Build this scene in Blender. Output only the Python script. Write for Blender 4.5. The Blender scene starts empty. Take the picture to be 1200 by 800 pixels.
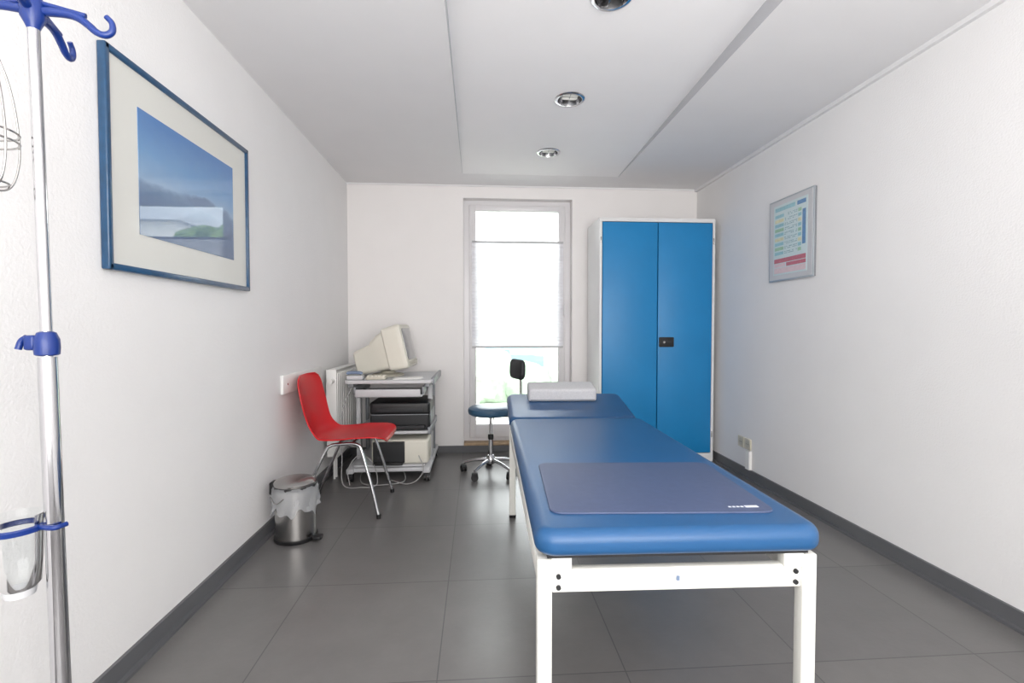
import bpy, bmesh, math, random
from mathutils import Vector, Matrix
random.seed(4)
S = bpy.context.scene
COL = S.collection

# ------------------------------------------------------------------ materials
def srgb(r, g, b):
    def f(c):
        c /= 255.0
        return c/12.92 if c <= 0.04045 else ((c+0.055)/1.055)**2.4
    return (f(r), f(g), f(b), 1)

def mat(name, rgb, rough=0.5, metal=0.0, bump=0.0, bscale=200, var=0.0, vscale=4, coat=0.0, trans=0.0, alpha=1.0, spec=0.5, sheen=0):
    m = bpy.data.materials.new(name); m.use_nodes = True
    nt = m.node_tree; b = nt.nodes['Principled BSDF']
    c = srgb(*rgb)
    b.inputs['Base Color'].default_value = c
    b.inputs['Roughness'].default_value = rough
    b.inputs['Metallic'].default_value = metal
    b.inputs['Coat Weight'].default_value = coat
    b.inputs['Coat Roughness'].default_value = 0.03
    b.inputs['Transmission Weight'].default_value = trans
    b.inputs['Alpha'].default_value = alpha
    b.inputs['Specular IOR Level'].default_value = spec
    tc = nt.nodes.new('ShaderNodeTexCoord')
    if var > 0:
        n = nt.nodes.new('ShaderNodeTexNoise'); n.inputs['Scale'].default_value = vscale
        n.inputs['Detail'].default_value = 6
        nt.links.new(tc.outputs['Object'], n.inputs['Vector'])
        r = nt.nodes.new('ShaderNodeValToRGB')
        r.color_ramp.elements[0].position = 0.3; r.color_ramp.elements[1].position = 0.7
        r.color_ramp.elements[0].color = tuple(x*(1-var) for x in c[:3])+(1,)
        r.color_ramp.elements[1].color = tuple(min(1, x*(1+var)) for x in c[:3])+(1,)
        nt.links.new(n.outputs['Fac'], r.inputs['Fac'])
        nt.links.new(r.outputs['Color'], b.inputs['Base Color'])
    if bump > 0:
        n = nt.nodes.new('ShaderNodeTexNoise'); n.inputs['Scale'].default_value = bscale
        n.inputs['Detail'].default_value = 3
        nt.links.new(tc.outputs['Object'], n.inputs['Vector'])
        bp = nt.nodes.new('ShaderNodeBump'); bp.inputs['Strength'].default_value = bump
        bp.inputs['Distance'].default_value = 0.004
        nt.links.new(n.outputs['Fac'], bp.inputs['Height'])
        nt.links.new(bp.outputs['Normal'], b.inputs['Normal'])
    return m

M = {}
M['wall'] = mat('wall_paint', (237,236,236), 0.85, bump=0.35, bscale=120, var=0.01)
M['wallb'] = mat('wall_paint_back', (241,238,237), 0.85, bump=0.3, bscale=120, var=0.01)
M['ceil'] = mat('ceiling_paint', (233,232,233), 0.9, bump=0.1, bscale=150, var=0.01)
M['ceilp'] = mat('ceiling_panel_lit_tone', (243,242,243), 0.9, bump=0.1, bscale=150, var=0.01)  # ceiling colour with the panel's brighter lighting painted in
M['step'] = mat('ceiling_step_shade', (186,187,191), 0.8, var=0.01)  # painted shade for the step faces, darker than the ceiling
M['base'] = mat('baseboard_vinyl', (96,97,100), 0.45, var=0.05)
M['white'] = mat('white_lacquer', (238,238,236), 0.35, var=0.01)
M['pvc'] = mat('white_pvc', (226,224,226), 0.3, var=0.01)
M['rail'] = mat('blind_rail_grey', (190,190,192), 0.5, var=0.01)
M['cabw'] = mat('cabinet_white_steel', (228,228,228), 0.4, var=0.01)
M['cabb'] = mat('cabinet_blue_steel', (28,130,190), 0.42, bump=0.05, bscale=400, var=0.04, vscale=3)
M['pad'] = mat('blue_leatherette', (36,86,134), 0.33, bump=0.12, bscale=500, var=0.05)
M['padh'] = mat('blue_leatherette_head', (36,76,118), 0.36, bump=0.12, bscale=500, var=0.05)
M['mat'] = mat('foot_mat_vinyl', (76,88,120), 0.45, bump=0.15, bscale=900, var=0.06, vscale=40)
M['frame'] = mat('frame_white_enamel', (238,238,232), 0.3, var=0.02)
M['chrome'] = mat('chrome', (205,205,208), 0.12, 1.0, var=0.02)
M['steel'] = mat('brushed_steel', (180,178,176), 0.25, 1.0, var=0.04)
M['refl'] = mat('downlight_reflector', (175,175,177), 0.2, 1.0, var=0.04)
M['black'] = mat('black_plastic', (22,22,24), 0.4, var=0.1)
M['blackm'] = mat('black_matte', (34,35,38), 0.6, var=0.1)
M['red'] = mat('red_plastic', (202,18,28), 0.3, var=0.04, bump=0.04, bscale=300)
M['beige'] = mat('beige_plastic', (222,219,207), 0.45, var=0.02)
M['beiged'] = mat('beige_dark_plastic', (196,192,178), 0.5, var=0.02)
M['grey'] = mat('grey_laminate', (200,201,204), 0.45, var=0.02)
M['greyd'] = mat('grey_metal', (140,143,148), 0.4, 0.3, var=0.03)
M['screen'] = mat('crt_glass', (48,54,60), 0.08, coat=1.0, var=0.05)
M['bluep'] = mat('blue_plastic', (14,46,118), 0.3, var=0.04)
M['badge'] = mat('grey_blue_badge', (120,138,165), 0.4, var=0.04)
M['stool'] = mat('stool_blue_vinyl', (52,88,116), 0.4, bump=0.1, bscale=400, var=0.05)
M['pframe'] = mat('picture_frame_blue', (30,72,108), 0.3, var=0.15, vscale=30, coat=0.4)
M['matb'] = mat('passepartout', (216,216,211), 0.8, coat=0.35, var=0.01)
M['pillow'] = mat('pillow_terry', (198,198,201), 0.95, bump=0.8, bscale=300, var=0.06, vscale=120)
M['cream'] = mat('socket_plastic', (214,208,190), 0.4, var=0.02)
M['wood'] = mat('threshold_wood', (176,150,120), 0.5, var=0.15, vscale=20)
M['alu'] = mat('aluminium_edge', (176,184,190), 0.35, 0.3, var=0.02)
M['paperw'] = mat('poster_paper', (204,220,222), 0.6, coat=0.4, var=0.02)
M['cyan'] = mat('poster_cyan', (152,196,206), 0.6, coat=0.4, var=0.1, vscale=60)
M['teal'] = mat('poster_teal', (116,158,166), 0.6, coat=0.4, var=0.3, vscale=90)
M['pink'] = mat('poster_red', (192,112,124), 0.6, coat=0.4, var=0.1, vscale=60)
M['pinkl'] = mat('poster_pink_light', (222,200,204), 0.6, coat=0.4, var=0.05, vscale=60)
M['pblue'] = mat('poster_blue', (104,144,186), 0.6, coat=0.4, var=0.1, vscale=60)
M['pyel'] = mat('poster_yellow', (216,214,178), 0.6, coat=0.4, var=0.1, vscale=60)
M['pgrn'] = mat('poster_green', (160,196,168), 0.6, coat=0.4, var=0.1, vscale=60)
M['grn'] = mat('hedge_leaves', (138,158,136), 0.8, bump=1, bscale=10, var=0.3, vscale=5)
M['treeg'] = mat('tree_leaves', (100,120,70), 0.8, bump=1, bscale=6, var=0.4, vscale=2)
M['treey'] = mat('tree_leaves_yellow', (176,160,80), 0.8, bump=1, bscale=6, var=0.4, vscale=2)
M['trunk'] = mat('tree_bark', (90,74,60), 0.9, bump=1, bscale=12, var=0.3, vscale=5)
M['pave'] = mat('outside_paving', (190,188,182), 0.8, var=0.08, vscale=2)
M['house'] = mat('outside_render', (224,224,222), 0.8, var=0.05)
M['houseb'] = mat('garage_panels', (112,142,152), 0.7, var=0.05)
M['roof'] = mat('roof_slates', (186,190,196), 0.8, var=0.1, vscale=6)
M['pane'] = mat('dark_window_pane', (90,98,108), 0.1, var=0.1)
M['cable'] = mat('cable_grey', (170,170,170), 0.5, var=0.05)
M['print_w'] = mat('white_print', (225,230,240), 0.6, var=0.02)

def glassmat(name, tint, gl=0.08, rough=0.0):
    m = bpy.data.materials.new(name); m.use_nodes = True; nt = m.node_tree; nt.nodes.clear()
    o = nt.nodes.new('ShaderNodeOutputMaterial'); mx = nt.nodes.new('ShaderNodeMixShader')
    t = nt.nodes.new('ShaderNodeBsdfTransparent'); g = nt.nodes.new('ShaderNodeBsdfGlossy')
    f = nt.nodes.new('ShaderNodeFresnel'); f.inputs['IOR'].default_value = 1.45
    t.inputs['Color'].default_value = tint; g.inputs['Roughness'].default_value = rough
    nt.links.new(f.outputs[0], mx.inputs[0]); nt.links.new(t.outputs[0], mx.inputs[1]); nt.links.new(g.outputs[0], mx.inputs[2])
    nt.links.new(mx.outputs[0], o.inputs[0]); return m
M['glass'] = glassmat('window_glass', (0.97,0.99,0.98,1))
M['jar'] = glassmat('clear_plastic', (0.95,0.965,0.965,1), rough=0.15)

def translucent(name, rgb, amount, transp=0.0):
    m = bpy.data.materials.new(name); m.use_nodes = True; nt = m.node_tree; nt.nodes.clear()
    o = nt.nodes.new('ShaderNodeOutputMaterial'); mx = nt.nodes.new('ShaderNodeMixShader')
    d = nt.nodes.new('ShaderNodeBsdfDiffuse'); t = nt.nodes.new('ShaderNodeBsdfTranslucent')
    n = nt.nodes.new('ShaderNodeTexNoise'); n.inputs['Scale'].default_value = 30
    r = nt.nodes.new('ShaderNodeValToRGB'); c = srgb(*rgb)
    r.color_ramp.elements[0].color = tuple(x*.95 for x in c[:3])+(1,); r.color_ramp.elements[1].color = c
    nt.links.new(n.outputs['Fac'], r.inputs['Fac'])
    nt.links.new(r.outputs[0], d.inputs[0]); nt.links.new(r.outputs[0], t.inputs[0])
    mx.inputs[0].default_value = amount
    nt.links.new(d.outputs[0], mx.inputs[1]); nt.links.new(t.outputs[0], mx.inputs[2])
    out = mx
    if transp > 0:
        m2 = nt.nodes.new('ShaderNodeMixShader'); tr = nt.nodes.new('ShaderNodeBsdfTransparent')
        m2.inputs[0].default_value = transp
        nt.links.new(mx.outputs[0], m2.inputs[1]); nt.links.new(tr.outputs[0], m2.inputs[2]); out = m2
    nt.links.new(out.outputs[0], o.inputs[0]); return m
M['blind'] = translucent('pleated_blind_fabric', (246,246,250), 0.35)
M['bag'] = translucent('bin_liner_film', (235,238,242), 0.35, 0.6)

# floor: vinyl tiles 0.6 m
def floor_mat():
    m = bpy.data.materials.new('floor_vinyl_tiles'); m.use_nodes = True; nt = m.node_tree; b = nt.nodes['Principled BSDF']
    L = nt.links.new
    tc = nt.nodes.new('ShaderNodeTexCoord'); mp = nt.nodes.new('ShaderNodeMapping')
    mp.inputs['Location'].default_value = (0.13+0.6*5, -2.1+0.6*10, 0)
    L(tc.outputs['Object'], mp.inputs['Vector'])
    br = nt.nodes.new('ShaderNodeTexBrick'); br.offset = 0.0; br.squash = 1
    br.inputs['Scale'].default_value = 1.0
    br.inputs['Brick Width'].default_value = 0.6; br.inputs['Row Height'].default_value = 0.6
    br.inputs['Mortar Size'].default_value = 0.0024; br.inputs['Mortar Smooth'].default_value = 0.3
    br.inputs['Color1'].default_value = srgb(109,107,107); br.inputs['Color2'].default_value = srgb(114,112,111)
    br.inputs['Mortar'].default_value = srgb(82,81,82)
    L(mp.outputs[0], br.inputs['Vector'])
    n = nt.nodes.new('ShaderNodeTexNoise'); n.inputs['Scale'].default_value = 5; n.inputs['Detail'].default_value = 8
    n.inputs['Roughness'].default_value = 0.7
    L(tc.outputs['Object'], n.inputs['Vector'])
    mx = nt.nodes.new('ShaderNodeMix'); mx.data_type = 'RGBA'; mx.blend_type = 'MULTIPLY'
    r = nt.nodes.new('ShaderNodeValToRGB')
    r.color_ramp.elements[0].position = .3; r.color_ramp.elements[0].color = (.84,.84,.84,1)
    r.color_ramp.elements[1].position = .7; r.color_ramp.elements[1].color = (1.0,1.0,1.0,1)
    L(n.outputs['Fac'], r.inputs[0]); mx.inputs[0].default_value = 1
    L(br.outputs['Color'], mx.inputs[6]); L(r.outputs[0], mx.inputs[7]); L(mx.outputs[2], b.inputs['Base Color'])
    r2 = nt.nodes.new('ShaderNodeMapRange'); r2.inputs[3].default_value = .24; r2.inputs[4].default_value = .40
    L(n.outputs['Fac'], r2.inputs[0]); L(r2.outputs[0], b.inputs['Roughness'])
    n2 = nt.nodes.new('ShaderNodeTexNoise'); n2.inputs['Scale'].default_value = 60
    L(tc.outputs['Object'], n2.inputs['Vector'])
    bp = nt.nodes.new('ShaderNodeBump'); bp.inputs['Strength'].default_value = .08; bp.inputs['Distance'].default_value = .003
    L(n2.outputs['Fac'], bp.inputs['Height']); L(bp.outputs[0], b.inputs['Normal'])
    return m
M['floor'] = floor_mat()

def print_mat():
    m = bpy.data.materials.new('seascape_print'); m.use_nodes = True; nt = m.node_tree; b = nt.nodes['Principled BSDF']
    L = nt.links.new
    tc = nt.nodes.new('ShaderNodeTexCoord'); sp = nt.nodes.new('ShaderNodeSeparateXYZ')
    L(tc.outputs['Generated'], sp.inputs[0])
    n = nt.nodes.new('ShaderNodeTexNoise'); n.inputs['Scale'].default_value = 7; n.inputs['Detail'].default_value = 6
    L(tc.outputs['Generated'], n.inputs['Vector'])
    ad = nt.nodes.new('ShaderNodeMath'); ad.operation = 'MULTIPLY_ADD'; ad.inputs[1].default_value = .10
    L(n.outputs['Fac'], ad.inputs[0]); L(sp.outputs[2], ad.inputs[2])
    r = nt.nodes.new('ShaderNodeValToRGB'); e = r.color_ramp.elements
    stops = [(0.0,(66,92,130)),(.3,(72,100,138)),(.42,(88,118,154)),(.47,(100,130,164)),(.51,(136,166,198)),(.58,(124,160,198)),(.72,(100,148,196)),(1.0,(68,122,184))]
    e[0].position = 0; e[0].color = srgb(*stops[0][1]); e[1].position = 1; e[1].color = srgb(*stops[-1][1])
    for p, c in stops[1:-1]:
        k = e.new(p); k.color = srgb(*c)
    L(ad.outputs[0], r.inputs[0])
    def mth(op, a, b_=None, c_=None):
        q = nt.nodes.new('ShaderNodeMath'); q.operation = op
        for i, s in enumerate((a, b_, c_)):
            if s is None: continue
            if isinstance(s, (int, float)): q.inputs[i].default_value = s
            else: L(s, q.inputs[i])
        return q.outputs[0]
    dx = mth('MULTIPLY', mth('SUBTRACT', sp.outputs[1], .66), 1/.3)
    dz = mth('MULTIPLY', mth('SUBTRACT', ad.outputs[0], .50), 1/.07)
    rr = mth('ADD', mth('MULTIPLY', dx, dx), mth('MULTIPLY', dz, dz))
    ms = nt.nodes.new('ShaderNodeMapRange'); ms.inputs[1].default_value = 1.1; ms.inputs[2].default_value = .5
    L(rr, ms.inputs[0])
    mx = nt.nodes.new('ShaderNodeMix'); mx.data_type = 'RGBA'
    L(ms.outputs[0], mx.inputs[0]); L(r.outputs[0], mx.inputs[6]); mx.inputs[7].default_value = srgb(94,122,158)
    L(mx.outputs[2], b.inputs['Base Color'])
    b.inputs['Roughness'].default_value = .5; b.inputs['Coat Weight'].default_value = 1.0
    b.inputs['Coat Roughness'].default_value = .0; b.inputs['Coat IOR'].default_value = 1.8
    return m
M['print'] = print_mat()

# ------------------------------------------------------------------ mesh helpers
def empty(name, loc=(0,0,0), rz=0):
    o = bpy.data.objects.new(name, None); o.empty_display_size = .1
    o.location = loc; o.rotation_euler = (0,0,math.radians(rz)); COL.objects.link(o); return o

def fin(name, bm, m, parent=None, smooth=True, angle=35, M4=None):
    if M4 is not None: bm.transform(M4)
    bmesh.ops.recalc_face_normals(bm, faces=bm.faces)
    me = bpy.data.meshes.new(name)
    if smooth:
        for f in bm.faces: f.smooth = True
        for e in bm.edges:
            if len(e.link_faces) == 2 and e.calc_face_angle(0) > math.radians(angle): e.smooth = False
    bm.to_mesh(me); bm.free()
    me.materials.append(M[m] if isinstance(m, str) else m)
    o = bpy.data.objects.new(name, me); COL.objects.link(o)
    if parent: o.parent = parent
    return o

def add_box(bm, x0,x1,y0,y1,z0,z1):
    r = bmesh.ops.create_cube(bm, size=1)
    for v in r['verts']:
        v.co = Vector(((x0+x1)/2+v.co.x*(x1-x0), (y0+y1)/2+v.co.y*(y1-y0), (z0+z1)/2+v.co.z*(z1-z0)))
    return r['verts']

def box(p, name, x0,x1,y0,y1,z0,z1, m, bev=0.0, M4=None, seg=2):
    bm = bmesh.new(); add_box(bm, x0,x1,y0,y1,z0,z1)
    if bev > 0: bmesh.ops.bevel(bm, geom=list(bm.edges), offset=bev, segments=seg, profile=.5, affect='EDGES')
    return fin(name, bm, m, p, smooth=bev>0, M4=M4, angle=50)

def boxes(p, name, lst, m):
    bm = bmesh.new()
    for b in lst: add_box(bm, *b)
    return fin(name, bm, m, p, smooth=False)

def catmull(pts, n=6):
    P = [Vector(q) for q in pts]; out = []
    for i in range(len(P)-1):
        a = P[i-1] if i > 0 else P[i]*2-P[i+1]; b = P[i]; c = P[i+1]; d = P[i+2] if i+2 < len(P) else P[i+1]*2-P[i]
        for k in range(n):
            t = k/n
            out.append(.5*((2*b)+(-a+c)*t+(2*a-5*b+4*c-d)*t*t+(-a+3*b-3*c+d)*t**3))
    out.append(P[-1]); return out

def tube(p, name, pts, r, m, smooth=0, seg=10, closed=False):
    P = [Vector(q) for q in pts]
    if smooth: P = catmull(P + ([P[0]] if closed else []), smooth)
    if closed and smooth: P = P[:-1]
    bm = bmesh.new(); rings = []; N = len(P); up = None
    for i in range(N):
        if closed: t = (P[(i+1)%N]-P[i-1]).normalized()
        else: t = (P[min(i+1,N-1)]-P[max(i-1,0)]).normalized()
        if up is None:
            up = Vector((0,0,1)) if abs(t.z) < .9 else Vector((1,0,0))
        up = (up - t*up.dot(t)).normalized(); s = t.cross(up)
        rr = r if not callable(r) else r(i/(N-1))
        rings.append([bm.verts.new(P[i]+(up*math.cos(a)+s*math.sin(a))*rr) for a in [2*math.pi*k/seg for k in range(seg)]])
    for i in range(N if closed else N-1):
        A = rings[i]; B = rings[(i+1)%N]
        for k in range(seg): bm.faces.new((A[k],A[(k+1)%seg],B[(k+1)%seg],B[k]))
    if not closed: bm.faces.new(rings[0]); bm.faces.new(rings[-1])
    return fin(name, bm, m, p, angle=60)

def lathe(p, name, prof, m, c=(0,0,0), seg=40, M4=None, wob=None):
    bm = bmesh.new(); rings = []
    for j,(r,z) in enumerate(prof):
        if r < 1e-5: rings.append([bm.verts.new((c[0],c[1],c[2]+z))])
        else:
            ring = []
            for k in range(seg):
                a = 2*math.pi*k/seg; rr = r; zz = z
                if wob: dr, dz = wob(j,a); rr += dr; zz += dz
                ring.append(bm.verts.new((c[0]+rr*math.cos(a), c[1]+rr*math.sin(a), c[2]+zz)))
            rings.append(ring)
    for A,B in zip(rings, rings[1:]):
        for k in range(seg):
            k2 = (k+1)%seg
            if len(A) == 1 and len(B) == 1: continue
            if len(A) == 1: bm.faces.new((A[0],B[k],B[k2]))
            elif len(B) == 1: bm.faces.new((A[k],A[k2],B[0]))
            else: bm.faces.new((A[k],A[k2],B[k2],B[k]))
    return fin(name, bm, m, p, M4=M4, angle=40)

def cyl(p, name, a, b, r, m, seg=20):
    return tube(p, name, [a,b], r, m, seg=seg)

def rrect(w, l, r, n=6):
    pts = []
    for cx,cy,a0 in ((w/2-r,l/2-r,0),(-w/2+r,l/2-r,90),(-w/2+r,-l/2+r,180),(w/2-r,-l/2+r,270)):
        for k in range(n+1):
            a = math.radians(a0+90*k/n); pts.append((cx+r*math.cos(a), cy+r*math.sin(a)))
    return pts

def slab(p, name, x0,x1,y0,y1,z0,z1, rc, re, m, M4=None, n=8, rb=None):
    rb = re if rb is None else rb
    w, l = x1-x0, y1-y0; cx, cy = (x0+x1)/2, (y0+y1)/2
    prof = []
    for k in range(7):
        a = math.pi/2*k/6; prof.append((rb*(1-math.sin(a)), z0+rb*(1-math.cos(a))))
    for k in range(7):
        a = math.pi/2*k/6; prof.append((re*(1-math.cos(a)), z1-re*(1-math.sin(a))))
    bm = bmesh.new(); rings = []
    for ins, z in prof:
        rings.append([bm.verts.new((cx+x, cy+y, z)) for x,y in rrect(w-2*ins, l-2*ins, max(rc-ins,.001), n)])
    K = len(rings[0])
    for A,B in zip(rings, rings[1:]):
        for k in range(K): bm.faces.new((A[k],A[(k+1)%K],B[(k+1)%K],B[k]))
    bm.faces.new(rings[0]); bm.faces.new(rings[-1])
    bmesh.ops.remove_doubles(bm, verts=bm.verts, dist=1e-6)
    return fin(name, bm, m, p, M4=M4, angle=50)

def loftx(p, name, secs, m, M4=None):
    bm = bmesh.new(); rings = []
    for x,w,h,zc,r in secs:
        rings.append([bm.verts.new((x, a, zc+b)) for a,b in rrect(w,h,r,5)])
    K = len(rings[0])
    for A,B in zip(rings, rings[1:]):
        for k in range(K): bm.faces.new((A[k],A[(k+1)%K],B[(k+1)%K],B[k]))
    bm.faces.new(rings[0]); bm.faces.new(rings[-1])
    return fin(name, bm, m, p, M4=M4, angle=30)

def caster(p, i, x, y, r=.028, z0=0.0, ang=0):
    c, s = math.cos(ang), math.sin(ang)
    for k,sg in enumerate((-1,1)):
        a = (x+c*.006*sg, y+s*.006*sg, z0+r); b = (x+c*.02*sg, y+s*.02*sg, z0+r)
        cyl(p, f'caster_{i}_wheel_{k}', a, b, r, 'black', 18)
    cyl(p, f'caster_{i}_stem', (x,y,z0+r), (x,y,z0+2*r+.012), .008, 'steel', 10)
    slab(p, f'caster_{i}_hood', x-.022,x+.022,y-.022,y+.022,z0+r*1.3,z0+2*r+.004,.012,.006,'blackm')

# ------------------------------------------------------------------ room
XL, XR, YB, YF, ZC = -1.12, 1.975, 4.30, -1.7, 2.345
WX0, WX1, WZ0, WZ1 = -.127, .837, .06, 2.235
boxes(None, 'floor', [(XL-.15,XR+.15,YF-.15,YB+.3,-.1,0)], 'floor')
boxes(None, 'wall_left', [(XL-.15,XL,YF,YB,0,2.6)], 'wall')
boxes(None, 'wall_right', [(XR,XR+.15,YF,YB,0,2.6)], 'wall')
boxes(None, 'wall_front', [(XL-.15,XR+.15,YF-.15,YF,0,2.6)], 'wall')
boxes(None, 'wall_back', [(XL-.15,WX0,YB,YB+.3,0,2.6),(WX1,XR+.15,YB,YB+.3,0,2.6),(WX0,WX1,YB,YB+.3,WZ1,2.6),(WX0,WX1,YB,YB+.3,0,WZ0)], 'wallb')
RX0, RX1, RY0, RY1 = -.124, 1.16, .2, 3.98
SL = .0324
def rz(y): return ZC + .001 + SL*(RY1-y)
ceil = boxes(None, 'ceiling', [(XL,RX0,YF,YB,ZC,2.62),(RX1,XR,YF,YB,ZC,2.62),(RX0,RX1,RY1,YB,ZC,2.62),(RX0,RX1,YF,RY0,ZC,2.62)], 'ceil')
# gently sloping panel with round cut-outs for the downlights
LP = [(.508,3.51),(.517,2.745),(.532,1.93)]
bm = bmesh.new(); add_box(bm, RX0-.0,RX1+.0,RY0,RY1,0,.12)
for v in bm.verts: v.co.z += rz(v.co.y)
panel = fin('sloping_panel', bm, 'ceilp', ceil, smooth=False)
bm = bmesh.new()
for x,y in LP:
    bmesh.ops.create_cone(bm, cap_ends=True, segments=40, radius1=.071, radius2=.071, depth=.16, matrix=Matrix.Translation((x,y,rz(y))))
cut = fin('cut', bm, 'ceilp', None, smooth=False)
md = panel.modifiers.new('b','BOOLEAN'); md.operation='DIFFERENCE'; md.object=cut; md.solver='EXACT'
bpy.context.view_layer.update()
dg = bpy.context.evaluated_depsgraph_get()
me = bpy.data.meshes.new_from_object(panel.evaluated_get(dg)); panel.modifiers.clear(); panel.data = me
bpy.data.objects.remove(cut)
for nm,xa,xb in (('step_shade_right',RX1-.004,RX1),('step_shade_left',RX0,RX0+.002)):  # thin strips added over the step faces to carry the painted shade
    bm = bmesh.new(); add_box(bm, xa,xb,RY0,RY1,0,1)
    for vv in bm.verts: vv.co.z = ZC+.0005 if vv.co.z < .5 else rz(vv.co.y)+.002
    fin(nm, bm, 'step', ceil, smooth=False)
bt, bh = .012, .07
boxes(None, 'baseboard_left', [(XL,XL+bt,YF,YB-bt,0,bh),(XL,XL+.03,YF,YB-.03,0,.012)], 'base')
boxes(None, 'baseboard_right', [(XR-bt,XR,YF,YB-bt,0,bh),(XR-.03,XR,YF,YB-.03,0,.012)], 'base')
boxes(None, 'baseboard_back', [(XL,XR,YB-bt,YB,0,.06)], 'base')
boxes(None, 'trim_1', [(XR-.022,XR,YF,YB,ZC-.022,ZC)], 'ceil')
boxes(None, 'trim_2', [(XL,XR-.03,YB-.012,YB,ZC-.012,ZC)], 'ceil')
boxes(None, 'trim_3', [(XR-.022,XR,3.365,3.415,.07,.205)], 'white')

# ------------------------------------------------------------------ window
w = empty('window_1', (0,YB,0))
y0,y1 = .09,.16
fx0,fx1,fz0,fz1 = WX0,WX1,WZ0,WZ1
boxes(w,'outer_frame',[(fx0,fx0+.06,y0,y1,fz0,fz1),(fx1-.06,fx1,y0,y1,fz0,fz1),(fx0+.06,fx1-.06,y0,y1,fz1-.05,fz1),(fx0+.06,fx1-.06,y0,y1,fz0,fz0+.06)],'pvc')
box(w,'sash_left',fx0+.05,fx0+.11,y0-.02,y0+.05,fz0+.05,fz1-.04,'pvc',.006)
box(w,'sash_right',fx1-.11,fx1-.05,y0-.02,y0+.05,fz0+.05,fz1-.04,'pvc',.006)
box(w,'sash_top',fx0+.1,fx1-.1,y0-.018,y0+.05,fz1-.09,fz1-.04,'pvc',.006)
box(w,'sash_bottom',fx0+.1,fx1-.1,y0-.018,y0+.05,fz0+.05,fz0+.17,'pvc',.006)
box(w,'glass_pane',fx0+.1,fx1-.1,y0+.02,y0+.03,fz0+.15,fz1-.06,'glass')
bm = bmesh.new(); zt, zb = 1.86, .935; n = 64; bx0, bx1 = fx0+.075, fx1-.07
prev = None
for i in range(n+1):
    z = zt+(zb-zt)*i/n; yy = y0-.034+(.0025 if i%2 else -.0025)
    a = bm.verts.new((bx0,yy,z)); b = bm.verts.new((bx1,yy,z))
    if prev: bm.faces.new((prev[0],prev[1],b,a))
    prev = (a,b)
fin('blind_fabric',bm,'blind',w,smooth=False)
box(w,'blind_top_rail',bx0,bx1,y0-.045,y0-.021,zt-.003,zt+.014,'rail',.003)
box(w,'blind_bottom_rail',bx0,bx1,y0-.045,y0-.021,zb-.014,zb+.002,'rail',.003)
tube(w,'blind_cord_l',[(bx0+.01,y0-.03,zt),(bx0+.01,y0-.03,fz1-.08)],.0012,'white',seg=6)
tube(w,'blind_cord_r',[(bx1-.01,y0-.03,zt),(bx1-.01,y0-.03,fz1-.08)],.0012,'white',seg=6)
tube(w,'guide_l',[(bx0+.01,y0-.03,zb),(bx0+.01,y0-.03,fz0+.12)],.0012,'white',seg=6)
tube(w,'guide_r',[(bx1-.01,y0-.03,zb),(bx1-.01,y0-.03,fz0+.12)],.0012,'white',seg=6)
box(w,'handle_base',fx1-.067,fx1-.043,y0-.03,y0-.018,1.27,1.34,'pvc',.003)
box(w,'handle_grip',fx1-.063,fx1-.047,y0-.055,y0-.04,1.2,1.33,'pvc',.004)
box(w,'handle_neck',fx1-.061,fx1-.049,y0-.045,y0-.026,1.305,1.322,'greyd',.002)
box(w,'hinge',fx0+.045,fx0+.06,y0-.035,y0-.018,.25,.33,'pvc',.004)
box(w,'threshold',fx0+.002,fx1-.002,-.02,y0-.002,WZ0,WZ0+.022,'wood',.004)

# outside
boxes(None,'outside_ground',[(-12,24,YB+.35,34,-.35,-.3)],'pave')
h = empty('garden_hedge',(0,9.5,-.3))
for i in range(11):
    bm = bmesh.new(); bmesh.ops.create_icosphere(bm, subdivisions=3, radius=.4+random.random()*.35)
    for v in bm.verts: v.co *= 1+random.uniform(-.12,.12)
    fin(f'bush_{i}',bm,'grn',h,M4=Matrix.Translation((-4+i*.83+random.uniform(-.2,.2),random.uniform(-.4,.4),.3)))
g = empty('garden_garage',(2.6,17,-.3))
box(g,'walls',-3,3,0,4,0,1.9,'house'); boxes(g,'doors',[(-2.6,-.3,-.06,0,0,1.6),(.2,2.5,-.06,0,0,1.6)],'houseb')
g = empty('neighbour_house',(17,24,-.3))
box(g,'walls',-5,5,0,8,0,6.4,'house')
boxes(g,'windows',[(-4+i*2.2,-3+i*2.2,-.05,0,z,z+1.3) for i in range(4) for z in (1.2,4.2)],'pane')
bm = bmesh.new()
vs = [bm.verts.new(q) for q in ((-5.4,-.4,6.4),(5.4,-.4,6.4),(5.4,8.4,6.4),(-5.4,8.4,6.4),(-5.4,4,8.2),(5.4,4,8.2))]
for q in ((0,1,5,4),(2,3,4,5),(0,4,3),(1,2,5),(0,3,2,1)): bm.faces.new([vs[i] for i in q])
fin('roof',bm,'roof',g,smooth=False)
for i,(x,y,hh,mm) in enumerate(((7.5,19,5.2,'treeg'),(9.6,19.5,4.2,'treey'),(12.2,19,4.2,'treeg'))):
    tr = empty('garden_tree' if i==0 else f'garden_tree.{i:03d}',(x,y,-.3))
    tube(tr,'trunk',[(0,0,0),(.05,0,1.5),(0,.05,hh*.7)],lambda q:.16-.08*q,'trunk',smooth=4)
    for k in range(7):
        bm = bmesh.new(); bmesh.ops.create_icosphere(bm, subdivisions=3, radius=.5+random.random()*.45)
        for v in bm.verts: v.co *= 1+random.uniform(-.15,.15)
        fin(f'crown_{k}',bm,mm,tr,M4=Matrix.Translation((random.uniform(-.8,.8),random.uniform(-.6,.6),hh*.55+random.random()*hh*.38)))

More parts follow.
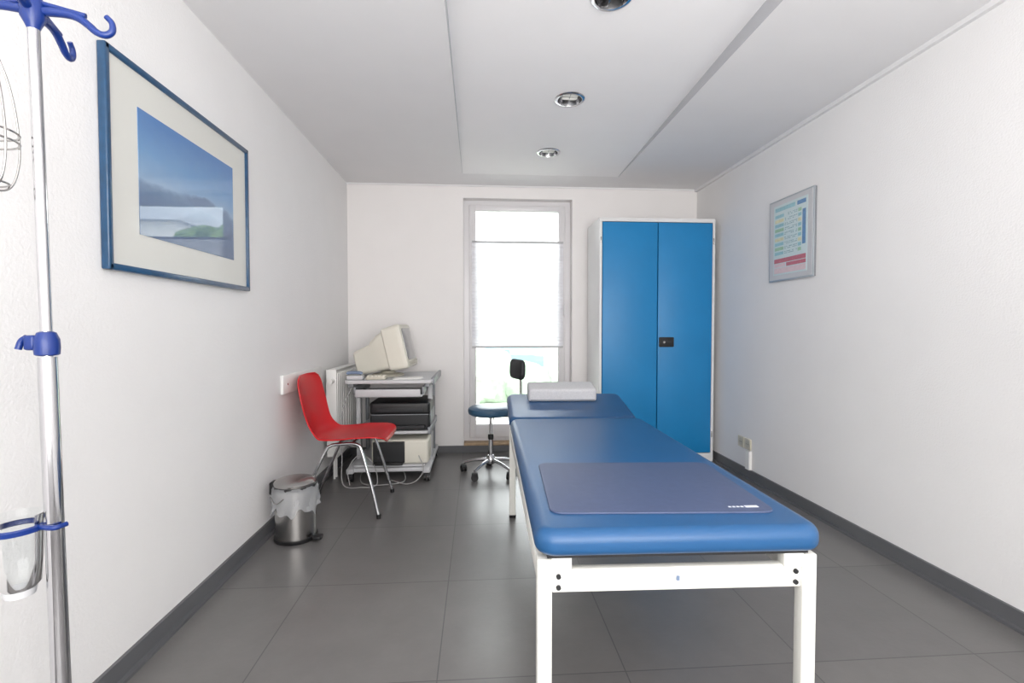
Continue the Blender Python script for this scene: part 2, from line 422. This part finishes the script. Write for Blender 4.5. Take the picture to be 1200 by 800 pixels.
# ------------------------------------------------------------------ recessed lights
for i,(x,y) in enumerate(LP):
    d = empty('recessed_downlight' if i == 0 else f'recessed_downlight.{i:03d}', (x,y,rz(y)))
    d.rotation_euler = (-math.atan(SL),0,0)
    lathe(d,'trim_ring',[(.066,-.001),(.068,-.007),(.080,-.007),(.085,-.003),(.085,-.0005)],'chrome')
    lathe(d,'reflector',[(.067,-.006),(.064,.01),(.058,.03),(.048,.05),(.03,.062),(0,.064)],'refl')
    for k,sg in enumerate((-1,1)):
        tube(d,f'lamp_tube_{k}',[(-.04,sg*.018,.014),(.03,sg*.018,.014),(.038,sg*.01,.014)],.009,'frame',smooth=3)
    box(d,'cross_baffle',-.0015,.0015,-.06,.06,.006,.03,'refl')

# ------------------------------------------------------------------ framed picture (left wall)
f = empty('framed_picture',(XL,1.985,1.612))
W2,H2 = .45,.336; t=.020; dp=.026
boxes(f,'backing',[(.002,.012,-W2+.01,W2-.01,-H2+.01,H2-.01)],'blackm')
box(f,'frame_near',0.001,dp,-W2,-W2+t,-H2,H2,'pframe',.004); box(f,'frame_far',0.001,dp,W2-t,W2,-H2,H2,'pframe',.004)
box(f,'frame_top',0.001,dp,-W2+.002,W2-.002,H2-t,H2,'pframe',.004); box(f,'frame_bottom',0.001,dp,-W2+.002,W2-.002,-H2,-H2+t,'pframe',.004)
box(f,'passepartout',.012,.016,-W2+t-.004,W2-t+.004,-H2+t-.004,H2-t+.004,'matb')
box(f,'print',.0162,.018,-.303,.31,-.206,.206,'print')

# poster (right wall)
f = empty('framed_poster',(XR,2.943,1.668))
box(f,'backing',-.014,-.001,-.215,.215,-.262,.262,'greyd')
box(f,'edge',-.018,-.013,-.217,.217,-.264,.264,'alu',.001)
box(f,'mount',-.020,-.018,-.207,.207,-.254,.254,'grey')
box(f,'paper',-.0215,-.0195,-.165,.165,-.225,.225,'paperw')
boxes(f,'header',[(-.0222,-.021,-.05,.15,.185,.21)],'cyan')
boxes(f,'header_logo',[(-.0222,-.021,-.15,-.07,.185,.21),(-.0222,-.021,-.15,-.12,-.06,.15)],'pblue')
L=[];T=[];Y=[];G=[]
for r in range(9):
    z=.155-r*.03
    (L,Y,L,G)[r%4].append((-.0222,-.021,.06,.15,z-.011,z+.009))
    (G,L,Y,L)[r%4].append((-.0222,-.021,-.11,-.08,z-.011,z+.009))
    for k in range(8): 
        a=-.07+k*.0155
        if random.random()<.85: T.append((-.0222,-.021,a,a+.006+random.random()*.007,z+.002,z+.006))
        if random.random()<.7: T.append((-.0222,-.021,a,a+.006+random.random()*.007,z-.008,z-.004))
boxes(f,'column',L,'cyan'); boxes(f,'rows',T,'teal'); boxes(f,'yellow_cells',Y,'pyel'); boxes(f,'green_cells',G,'pgrn')
boxes(f,'red_block',[(-.0222,-.021,-.155,.155,-.148,-.120),(-.0222,-.021,-.155,.03,-.175,-.152)],'pink')
boxes(f,'pink_block',[(-.0222,-.021,-.155,.155,-.215,-.18),(-.0222,-.021,.04,.155,-.175,-.152)],'pinkl')

# ------------------------------------------------------------------ cabinet
c = empty('storage_cabinet',(1.452,YB-.02,0))
hw, dpt, ch = .478, .42, 1.985
boxes(c,'carcass',[(-hw,-hw+.02,-dpt,0,0,ch),(hw-.02,hw,-dpt,0,0,ch),(-hw+.02,hw-.02,-dpt,0,ch-.03,ch),(-hw+.02,hw-.02,-dpt+.03,0,.07,.1),(-hw+.02,hw-.02,-.02,0,.1,ch-.03),(-hw+.02,hw-.02,-dpt,-dpt+.02,0,.07)],'cabw')
boxes(c,'shelves',[(-hw+.02,hw-.02,-dpt+.05,-.02,z,z+.02) for z in (.5,.9,1.3,1.65)],'cabw')
box(c,'door_left',-hw+.024,-.003,-dpt-.006,-dpt+.018,.075,ch-.035,'cabb',.004)
box(c,'door_right',.003,hw-.024,-dpt-.006,-dpt+.018,.075,ch-.035,'cabb',.004)
slab(c,'lock_plate',.012,.135,-.04,.04,0,.01,.008,.003,'black',M4=Matrix.Translation((0,-dpt-.006,.985))@Matrix.Rotation(math.radians(90),4,'X'))
box(c,'lock_recess',.03,.12,-dpt-.018,-dpt-.014,.965,1.005,'blackm',.002)
lathe(c,'lock_cylinder',[(0,.006),(.009,.006),(.011,0),(0,0)],'steel',M4=Matrix.Translation((.05,-dpt-.018,.985))@Matrix.Rotation(math.radians(90),4,'X'),seg=20)
for i,z in enumerate((.2,1.78)):
    for k,sx in enumerate((-1,1)):
        box(c,f'hinge_{i}_{k}',sx*(hw-.012)-.004,sx*(hw-.012)+.004,-dpt-.005,-dpt+.004,z,z+.05,'steel',.002)

# ------------------------------------------------------------------ exam table
TW, TL = .708, 1.45
TLOC, TROT = (.135,1.12,0), -1.35
t = empty('examination_table',TLOC,TROT)
zt, zb = .62, .556
slab(t,'main_cushion',0,TW,0,TL,zb,zt,.05,.030,'pad',rb=.022)
HM = Matrix.Translation((0,TL+.008,zb))@Matrix.Rotation(math.radians(11.5),4,'X')
slab(t,'head_cushion',-.004,TW-.016,0,.42,0,.062,.05,.028,'padh',rb=.02,M4=HM)
box(t,'main_board',.03,TW-.03,.03,TL-.01,zb-.012,zb+.002,'blackm')
box(t,'head_board',.03,TW-.03,.0,.39,-.012,.002,'blackm',M4=HM)
lx0, lx1 = .006, TW-.006
ly0, ly1 = .03, 1.66
k=0
for x in (lx0, lx1-.036):
    for y in (ly0, ly1):
        box(t,f'leg_{k}',x,x+.036,y,y+.036,.015,zb-.035 if y==ly1 else zb-.016,'frame',.004)
        lathe(t,f'foot_{k}',[(0,0),(.02,0),(.02,.012),(.014,.018),(0,.018)],'black',(x+.018,y+.018,0),20); k+=1
box(t,'end_bar_front',lx0+.036,lx1-.036,ly0+.006,ly0+.032,.456,.513,'frame',.004)
box(t,'end_bar_rear',lx0+.036,lx1-.036,ly1+.006,ly1+.032,.456,.513,'frame',.004)
for k,x in enumerate((lx0+.004,lx1-.034)):
    box(t,f'side_rail_{k}',x,x+.03,ly0+.03,ly1+.01,.46,.513,'frame',.004)
    box(t,f'spacer_{k}',x+(0.03 if k==0 else -.05),x+(.08 if k==0 else 0),ly0+.0,ly0+.03,.508,zb-.01,'frame',.003)
for k,x in enumerate((lx0+.052,lx1-.052)):
    for j,z in enumerate((.47,.497)):
        cyl(t,f'bolt_{k}_{j}',(x,ly0+.008,z),(x,ly0+.001,z),.006,'blackm',12)
box(t,'badge',TW/2-.005,TW/2+.003,ly0+.003,ly0+.007,.481,.492,'badge')
box(t,'hinge_bar',.04,TW-.04,TL-.015,TL+.015,zb-.03,zb-.008,'greyd',.003)
for k,x in enumerate((.1,TW-.1)):
    cyl(t,f'head_strut_{k}',(x,TL-.25,.49),(x,TL+.26,zb+.03),.009,'steel',12)

m = empty('foot_mat',TLOC,TROT)
slab(m,'sheet',.055,.645,.10,.565,zt+.0002,zt+.005,.035,.002,'mat',rb=.001, M4=Matrix.Translation((.35,.33,0))@Matrix.Rotation(math.radians(-1.8),4,'Z')@Matrix.Translation((-.35,-.33,0)))
lst=[]
for k in range(4): lst.append((.525+k*.011,.525+k*.011+.007,.125,.133,zt+.005,zt+.0055))
lst.append((.57,.605,.123,.136,zt+.005,zt+.0055))
boxes(m,'printed_logo',lst,'print_w')

HW = Matrix.Translation(TLOC)@Matrix.Rotation(math.radians(TROT),4,'Z') @ HM
p = empty('head_pillow',(0,0,0))
p.matrix_world = HW @ Matrix.Translation((.32,.34,.0635))
slab(p,'cushion',-.2,.2,-.08,.075,0,.074,.018,.016,'pillow',rb=.006)
box(p,'front_seam',-.19,.19,-.0815,-.079,.004,.012,'greyd',.001)

# ------------------------------------------------------------------ stool
s = empty('swivel_stool',(.095,3.66,0))
for k in range(5):
    a = math.radians(72*k+20); ca, sa = math.cos(a), math.sin(a)
    tube(s,f'star_leg_{k}',[(.02*ca,.02*sa,.105),(.12*ca,.12*sa,.095),(.215*ca,.215*sa,.07)],lambda q:.014-.004*q,'chrome',smooth=4)
    caster(s,k,.215*ca,.215*sa,.026,0,a+.6)
lathe(s,'hub',[(0,.075),(.028,.075),(.032,.09),(.03,.125),(.02,.14),(0,.14)],'chrome')
lathe(s,'gas_column',[(.017,.12),(.017,.28),(.011,.285),(.011,.44),(0,.44)],'chrome')
lathe(s,'column_collar',[(.02,.26),(.022,.28),(.02,.3),(.012,.3)],'black')
lathe(s,'seat_plate',[(0,.435),(.09,.435),(.13,.447),(.0,.447)],'black')
lathe(s,'seat_cushion',[(0,.447),(.15,.447),(.166,.456),(.172,.475),(.168,.495),(.15,.507),(.1,.51),(0,.512)],'stool')
tube(s,'back_bar',[(.05,-.02,.438),(.14,-.02,.436),(.2,-.02,.45),(.225,-.02,.53),(.225,-.02,.72),(.215,-.02,.80)],.009,'chrome',smooth=5)
slab(s,'backrest',-.12,.12,-.075,.075,-.02,.02,.05,.018,'blackm',M4=Matrix.Translation((.20,-.02,.79))@Matrix.Rotation(math.radians(18),4,'Z')@Matrix.Rotation(math.radians(-88),4,'Y')@Matrix.Rotation(math.radians(90),4,'Z'))
cyl(s,'height_lever',(.02,-.03,.43),(.02,-.15,.425),.004,'black',8)

# ------------------------------------------------------------------ computer cart
c = empty('computer_cart',(-.655,3.85,0))
for k,x in enumerate((-.255,.285)):
    box(c,f'skid_{k}',x-.025,x+.025,-.36,.36,.062,.098,'grey',.006)
    caster(c,2*k,x,-.335,.027,0,0); caster(c,2*k+1,x,.335,.027,0,0)
    box(c,f'upright_{k}',x-.016,x+.016,-.09,-.03,.098,.69,'grey',.005)
    box(c,f'upright_rear_{k}',x-.012,x+.012,.2,.24,.098,.69,'greyd',.005)
    box(c,f'top_bracket_{k}',x-.018,x+.018,-.3,.3,.672,.702,'greyd',.004)
box(c,'cross_bar_front',-.24,.26,-.33,-.29,.066,.094,'grey',.004)
box(c,'cross_bar_rear',-.24,.26,.2,.225,.4,.46,'grey',.004)
slab(c,'top_shelf',-.29,.33,-.35,.35,.702,.728,.03,.006,'grey')
box(c,'top_edge_right',.318,.34,-.32,.33,.69,.742,'greyd',.006)
slab(c,'keyboard_shelf',-.23,.25,-.31,.12,.60,.618,.02,.005,'grey')
box(c,'keyboard_shelf_front',-.22,.24,-.325,-.31,.605,.66,'grey',.005)
for k,x in enumerate((-.235,.255)): box(c,f'slide_{k}',x-.008,x+.008,-.28,.2,.618,.672,'greyd',.003)
slab(c,'middle_shelf',-.25,.29,-.3,.26,.330,.352,.02,.006,'grey')
box(c,'middle_shelf_end',.285,.31,-.28,.24,.322,.375,'greyd',.005)
slab(c,'lower_shelf',-.24,.27,-.32,.28,.098,.114,.02,.005,'grey')
for i,(pts) in enumerate([
    [(-.90,4.05,.70),(-.92,4.1,.5),(-.90,4.05,.3),(-.88,3.9,.05),(-.86,3.6,.012),(-.78,3.42,.01),(-.6,3.42,.01),(-.52,3.5,.02),(-.6,3.7,.1)],
    [(-.90,3.6,.70),(-.965,3.52,.5),(-.95,3.45,.2),(-.93,3.4,.02),(-.8,3.36,.01),(-.7,3.4,.02),(-.75,3.5,.14),(-.84,3.48,.2),(-.9,3.42,.12),(-.88,3.38,.02)],
    [(-.42,3.45,.2),(-.38,3.4,.12),(-.42,3.38,.05),(-.5,3.4,.015),(-.62,3.5,.012)]]):
    tube(c,f'power_cable_{i}',[(a+.655,b-3.85,z) for a,b,z in pts],.0035,'cable',smooth=8,seg=8)

p = empty('laser_printer',(-.585,3.78,.353))
slab(p,'lower_body',-.2,.23,-.2,.19,.0,.115,.02,.01,'blackm')
slab(p,'top_cover',-.205,.235,-.205,.19,.115,.205,.03,.02,'black')
slab(p,'paper_tray',-.17,.2,-.235,-.19,.012,.04,.008,.004,'blackm')
box(p,'output_slot',-.15,.18,-.2075,-.2,.13,.165,'blackm',.002)
box(p,'front_seam',-.19,.22,-.202,-.198,.112,.117,'greyd')
box(p,'side_cover',.228,.236,-.15,.14,.03,.13,'greyd',.003)
p = empty('inkjet_printer',(-.60,3.74,.115))
slab(p,'case',-.17,.24,-.2,.2,.0,.175,.03,.02,'beige')
slab(p,'front_bay',-.155,.07,-.215,-.19,.01,.165,.01,.006,'blackm')
slab(p,'tray',-.15,.06,-.25,-.19,.004,.022,.01,.004,'black')
box(p,'paper_support',-.1,.16,.13,.14,.17,.21,'beiged',.003)

mo = empty('crt_monitor',(-.70,3.84,.729),-4)
TM = Matrix.Translation((0,0,.2))@Matrix.Rotation(math.radians(-13),4,'Y')
lathe(mo,'swivel_base',[(0,0),(.12,0),(.125,.01),(.11,.018),(.06,.025),(.05,.04),(0,.045)],'beiged')
loftx(mo,'bezel',[(.02,.33,.30,0,.02),(.03,.35,.32,0,.03),(.13,.365,.34,0,.035),(.155,.36,.335,0,.03),(.165,.35,.32,0,.025),(.17,.33,.30,0,.02)],'beige',TM)
loftx(mo,'rear_housing',[(.04,.325,.295,0,.03),(-.03,.31,.27,-.01,.04),(-.09,.28,.235,-.028,.04),(-.1,.27,.215,-.038,.03),(-.225,.24,.18,-.048,.03),(-.235,.22,.165,-.048,.025)],'beige',TM)
loftx(mo,'screen_glass',[(.168,.29,.245,.012,.03),(.173,.288,.243,.012,.03),(.178,.22,.18,.012,.03),(.180,.1,.08,.012,.03)],'screen',TM)
loftx(mo,'bezel_lip',[(.168,.31,.03,-.135,.008),(.174,.3,.025,-.135,.008)],'beiged',TM)

k = empty('desk_keyboard',(-.735,3.585,.729),4)
slab(k,'body',-.07,.07,-.06,.06,.0,.022,.015,.006,'beiged')
bl=[]
for i in range(5):
    for j in range(4): bl.append((-.062+i*.026,-.062+i*.026+.02,-.05+j*.026,-.05+j*.026+.02,.022,.028))
boxes(k,'keys',bl,'beige')
k = empty('desk_telephone',(-.875,3.56,.729),0)
slab(k,'body',-.06,.055,-.04,.045,.0,.03,.015,.01,'grey')
tube(k,'handset',[(-.055,-.02,.04),(-.045,-.02,.05),(.03,-.02,.05),(.045,-.02,.04)],.012,'badge',smooth=4)
k = empty('paper_stack',(-.52,3.59,.729),10)
for i in range(5): box(k,f'sheet_{i}',-.1+i*.004,.1+i*.004,-.06-i*.003,.06-i*.003,i*.0025,i*.0025+.002,'white')

# ------------------------------------------------------------------ red chair
c = empty('plastic_chair',(-.80,3.055,0))
prof = catmull([(.262,0,.425),(.25,0,.447),(.20,0,.455),(.10,0,.447),(0,0,.437),(-.09,0,.435),(-.15,0,.45),(-.19,0,.49),(-.215,0,.56),(-.24,0,.66),(-.262,0,.76),(-.275,0,.815)],10)
L=[0]
for a,b in zip(prof,prof[1:]): L.append(L[-1]+(b-a).length)
TLn=L[-1]
def at(s_):
    for i in range(len(L)-1):
        if L[i+1]>=s_: 
            q=(s_-L[i])/(L[i+1]-L[i]+1e-9); return prof[i].lerp(prof[i+1],q)
    return prof[-1]
def lin(x,xs,ys):
    if x<=xs[0]: return ys[0]
    for i in range(len(xs)-1):
        if x<=xs[i+1]:
            q=(x-xs[i])/(xs[i+1]-xs[i]); q=q*q*(3-2*q); return ys[i]+(ys[i+1]-ys[i])*q
    return ys[-1]
bm=bmesh.new(); NV,NU=56,25; rows=[]
for j in range(NV):
    q=(1-math.cos(math.pi*j/(NV-1)))/2; sl=q*TLn; P=at(sl)
    Wd=lin(q,[0,.3,.5,.62,.8,1],[.215,.225,.215,.2,.21,.2])
    d=min(sl,TLn-sl); e=.075
    if d<e: Wd*=1-(e/Wd)*(1-math.sqrt(max(0,1-((e-d)/e)**2)))
    back=lin(q,[.42,.68],[0,1]); row=[]
    for i in range(NU):
        u=math.sin(math.pi/2*(-1+2*i/(NU-1)))
        z=P.z+(1-back)*(.022*abs(u)**3)*min(1,.25+q*3); x=P.x+back*.035*u*u + .02*math.sin(math.pi*back)*abs(u)**3
        row.append(bm.verts.new((x,u*Wd,z)))
    rows.append(row)
for A,B in zip(rows,rows[1:]):
    for i in range(NU-1): bm.faces.new((A[i],A[i+1],B[i+1],B[i]))
o=fin('shell',bm,'red',c,angle=80)
md=o.modifiers.new('s','SOLIDIFY'); md.thickness=.007; md.offset=0
for k,sy in enumerate((-1,1)):
    tube(c,f'leg_loop_{k}',[(-.255,sy*.225,.01),(-.16,sy*.2,.22),(-.085,sy*.18,.385),(-.06,sy*.175,.412),(-.03,sy*.172,.42),(.06,sy*.172,.424),(.10,sy*.175,.415),(.12,sy*.18,.385),(.17,sy*.2,.22),(.225,sy*.225,.01)],.0095,'chrome',smooth=6,seg=12)
    for j,x in enumerate((-.255,.225)): lathe(c,f'glide_{k}_{j}',[(0,0),(.013,0),(.013,.022),(.0,.026)],'black',(x,sy*.225,0),16)
for k,x in enumerate((-.02,.06)): cyl(c,f'cross_tube_{k}',(x,-.172,.418),(x,.172,.418),.009,'chrome',12)

# ------------------------------------------------------------------ pedal bin
b = empty('pedal_bin',(-.955,2.60,0))
lathe(b,'base_ring',[(0,0),(.104,0),(.108,.006),(.107,.018),(.1,.02)],'black')
lathe(b,'body',[(.1,.012),(.1005,.27),(.096,.272),(.096,.03)],'steel',seg=56)
lathe(b,'rim',[(.1,.266),(.106,.268),(.107,.282),(.104,.288),(.095,.288)],'black',seg=48)
lathe(b,'lid',[(.105,.288),(.106,.298),(.1,.306),(.08,.313),(.04,.318),(0,.32)],'steel',seg=48)
def wb(j,a):
    return (.005*math.sin(9*a+j)+.003*math.sin(17*a+2*j)+random.uniform(-.002,.002))*(.3+.2*j), (.008*math.sin(5*a)+.006*math.sin(11*a+1))*j*.35
lathe(b,'liner',[(.105,.285),(.110,.275),(.112,.25),(.110,.225),(.113,.20),(.111,.18),(.114,.16)],'bag',seg=96,wob=wb)
box(b,'hinge',-.125,-.098,-.03,.03,.235,.30,'black',.008)
tube(b,'pedal',[(.09,-.03,.014),(.12,-.045,.014),(.135,-.05,.016)],.010,'black',smooth=4)
slab(b,'pedal_pad',.105,.15,-.075,-.025,.012,.03,.012,.006,'black')
tube(b,'carry_handle',[(-.02,-.108,.24),(-.06,-.105,.215),(-.1,-.07,.24)],.003,'steel',smooth=5)

# ------------------------------------------------------------------ IV stand
v = empty('iv_stand',(-.728,.895,0))
v.rotation_euler = (0,math.radians(-.85),0)
for k in range(5):
    a=math.radians(72*k+10); ca,sa=math.cos(a),math.sin(a)
    tube(v,f'base_leg_{k}',[(0,0,.11),(.12*ca,.12*sa,.1),(.26*ca,.26*sa,.07)],.011,'chrome',smooth=3)
    caster(v,k,.26*ca,.26*sa,.025,0,a)
cyl(v,'lower_tube',(0,0,.09),(0,0,1.05),.0135,'chrome',24)
cyl(v,'upper_tube',(0,0,1.0),(0,0,1.635),.0085,'chrome',20)
lathe(v,'clamp_collar',[(.0135,1.052),(.017,1.054),(.018,1.066),(.0175,1.08),(.013,1.092),(.0085,1.094)],'bluep',seg=28)
box(v,'clamp_block',-.03,-.012,-.012,.012,1.062,1.088,'bluep',.004)
tube(v,'clamp_lever',[(-.028,-.004,1.085),(-.036,-.006,1.078),(-.04,-.008,1.064)],.005,'bluep',smooth=4)
lathe(v,'hook_hub',[(.0,1.66),(.014,1.658),(.017,1.65),(.017,1.625),(.012,1.615),(.008,1.605)],'bluep',seg=24)
for k,ang in enumerate((12,-78,102,192)):
    a=math.radians(ang); ca,sa=math.cos(a),math.sin(a)
    pr=[(.0,.0),(.045,.002),(.065,-.003),(.08,-.014),(.09,-.023),(.103,-.026),(.113,-.018),(.113,-.004),(.105,.006)]
    tube(v,f'hook_{k}',[(x*ca,x*sa,1.638+z) for x,z in pr],lambda q:.0075-.003*q,'bluep',smooth=5,seg=10)
    tube(v,f'hook_rib_{k}',[(x*ca,x*sa,1.654-.18*x) for x in (0,.03,.06,.075)],.0045,'bluep',seg=8)
bx=(-.078,-.02)
for k,(z,r) in enumerate(((1.43,.05),(1.415,.05),(1.345,.035))):
    tube(v,f'basket_ring_{k}',[(bx[0]+r*math.cos(a),bx[1]+r*math.sin(a),z) for a in [2*math.pi*i/28 for i in range(28)]],.0018,'steel',closed=True,seg=8)
for k in range(5):
    a=math.radians(72*k-10); ca,sa=math.cos(a),math.sin(a)
    tube(v,f'basket_wire_{k}',[(bx[0]+r*ca,bx[1]+r*sa,z) for r,z in ((.0,1.605),(.02,1.585),(.042,1.52),(.052,1.44),(.05,1.38),(.035,1.34),(.0,1.335))],.0018,'steel',smooth=6,seg=8)
cc=(-.052,-.01,0)
lathe(v,'cup',[(0,.645),(.018,.648),(.028,.66),(.031,.70),(.034,.765),(.036,.78)],'jar',cc,36)
lathe(v,'cup_holder_ring',[(.034,.752),(.038,.752),(.039,.76),(.034,.762)],'bluep',cc,36)
tube(v,'cup_holder_arm',[(-.018,-.008,.757),(-.004,-.014,.757),(.014,-.016,.757),(.02,0,.757)],.0045,'bluep',smooth=4)
lathe(v,'cup_base',[(0,.64),(.02,.64),(.022,.652),(0,.652)],'grey',cc,28)

# ------------------------------------------------------------------ small wall things
r = empty('wall_bumper_rail',(XL,3.165,.775))
box(r,'board',0.001,.02,-.335,.335,-.055,.055,'white',.004)
for k,y in enumerate((-.27,.27)): cyl(r,f'screw_{k}',(.019,y,0),(.0215,y,0),.006,'steel',12)
r = empty('panel_radiator',(XL+.004,3.90,.0))
slab(r,'front_panel',-.33,.32,.16,.80,.085,.1,.01,.004,'white',M4=Matrix(((0,0,1,0),(1,0,0,0),(0,1,0,0),(0,0,0,1))))
boxes(r,'grooves',[(.098,.104,-.31+i*.048,-.285+i*.048,.19,.77) for i in range(13)],'white')
box(r,'rear_panel',.035,.05,-.32,.31,.17,.79,'white')
boxes(r,'top_grille',[(.035,.1,-.325+i*.02,-.315+i*.02,.785,.8) for i in range(32)],'white')
boxes(r,'side_covers',[(.03,.1,-.335,-.328,.17,.8),(.03,.1,.315,.322,.17,.8)],'white')
boxes(r,'brackets',[(0,.036,-.25,-.22,.3,.7),(0,.036,.2,.23,.3,.7)],'white')
cyl(r,'thermostat_head',(.07,-.335,.72),(.07,-.4,.72),.02,'white',20)
cyl(r,'pipe_1',(.07,-.30,0),(.07,-.30,.17),.008,'white',12)
cyl(r,'pipe_2',(.07,-.25,0),(.07,-.25,.17),.008,'white',12)
for i,y in enumerate((3.50,3.41)):
    q = empty('power_outlet' if i==0 else 'power_outlet.001',(XR,y,.25))
    R=Matrix(((0,0,-1,0),(1,0,0,0),(0,1,0,0),(0,0,0,1)))
    slab(q,'plate',-.04,.04,-.04,.04,0,.01,.006,.003,'cream',M4=R)
    lathe(q,'socket_well',[(.028,.011),(.026,.011),(.02,.0105),(0,.0103)],'beiged',M4=R,seg=28)
    for k,sg in enumerate((-1,1)): cyl(q,f'pin_hole_{k}',(-.0095,sg*.009,0),(-.012,sg*.009,0),.003,'black',10)

# ------------------------------------------------------------------ lights / world
wd = bpy.data.worlds.new('World'); S.world = wd; wd.use_nodes = True
bg = wd.node_tree.nodes['Background']; bg.inputs[0].default_value = (.97,.985,1,1); bg.inputs[1].default_value = 7
def area(name, loc, rot, sx, sy, power, col=(1,1,1)):
    l = bpy.data.lights.new(name,'AREA'); l.shape='RECTANGLE'; l.size=sx; l.size_y=sy; l.energy=power; l.color=col
    o = bpy.data.objects.new(name,l); o.location=loc; o.rotation_euler=[math.radians(a) for a in rot]; COL.objects.link(o); return o
area('lamp_rear_fill',(.4,-1.5,1.35),(90,0,0),2.6,1.7,84,(1,.98,.955))  # added fill light behind the camera, the front wall has no window
area('lamp_bounce',(.4,-.5,1.0),(180,0,0),1.8,1.2,50,(1,.98,.955))
dl = area('lamp_daylight',(.355,6.6,4.6),(0,0,0),2.4,2.0,420,(.99,.995,1))
dl.rotation_euler = (Vector((.355,4.2,.7))-Vector(dl.location)).to_track_quat('-Z','Y').to_euler()

# ------------------------------------------------------------------ camera
cam = bpy.data.cameras.new('camera'); co = bpy.data.objects.new('camera',cam); COL.objects.link(co)
cam.sensor_width=36; cam.lens=17.1; cam.clip_start=.02
co.location=(0,0,1.1); co.rotation_euler=(math.radians(90-1.6),0,math.radians(-4.0))
S.camera=co
S.view_settings.view_transform='Standard'; S.view_settings.look='None'
S.view_settings.exposure=0; S.view_settings.gamma=1
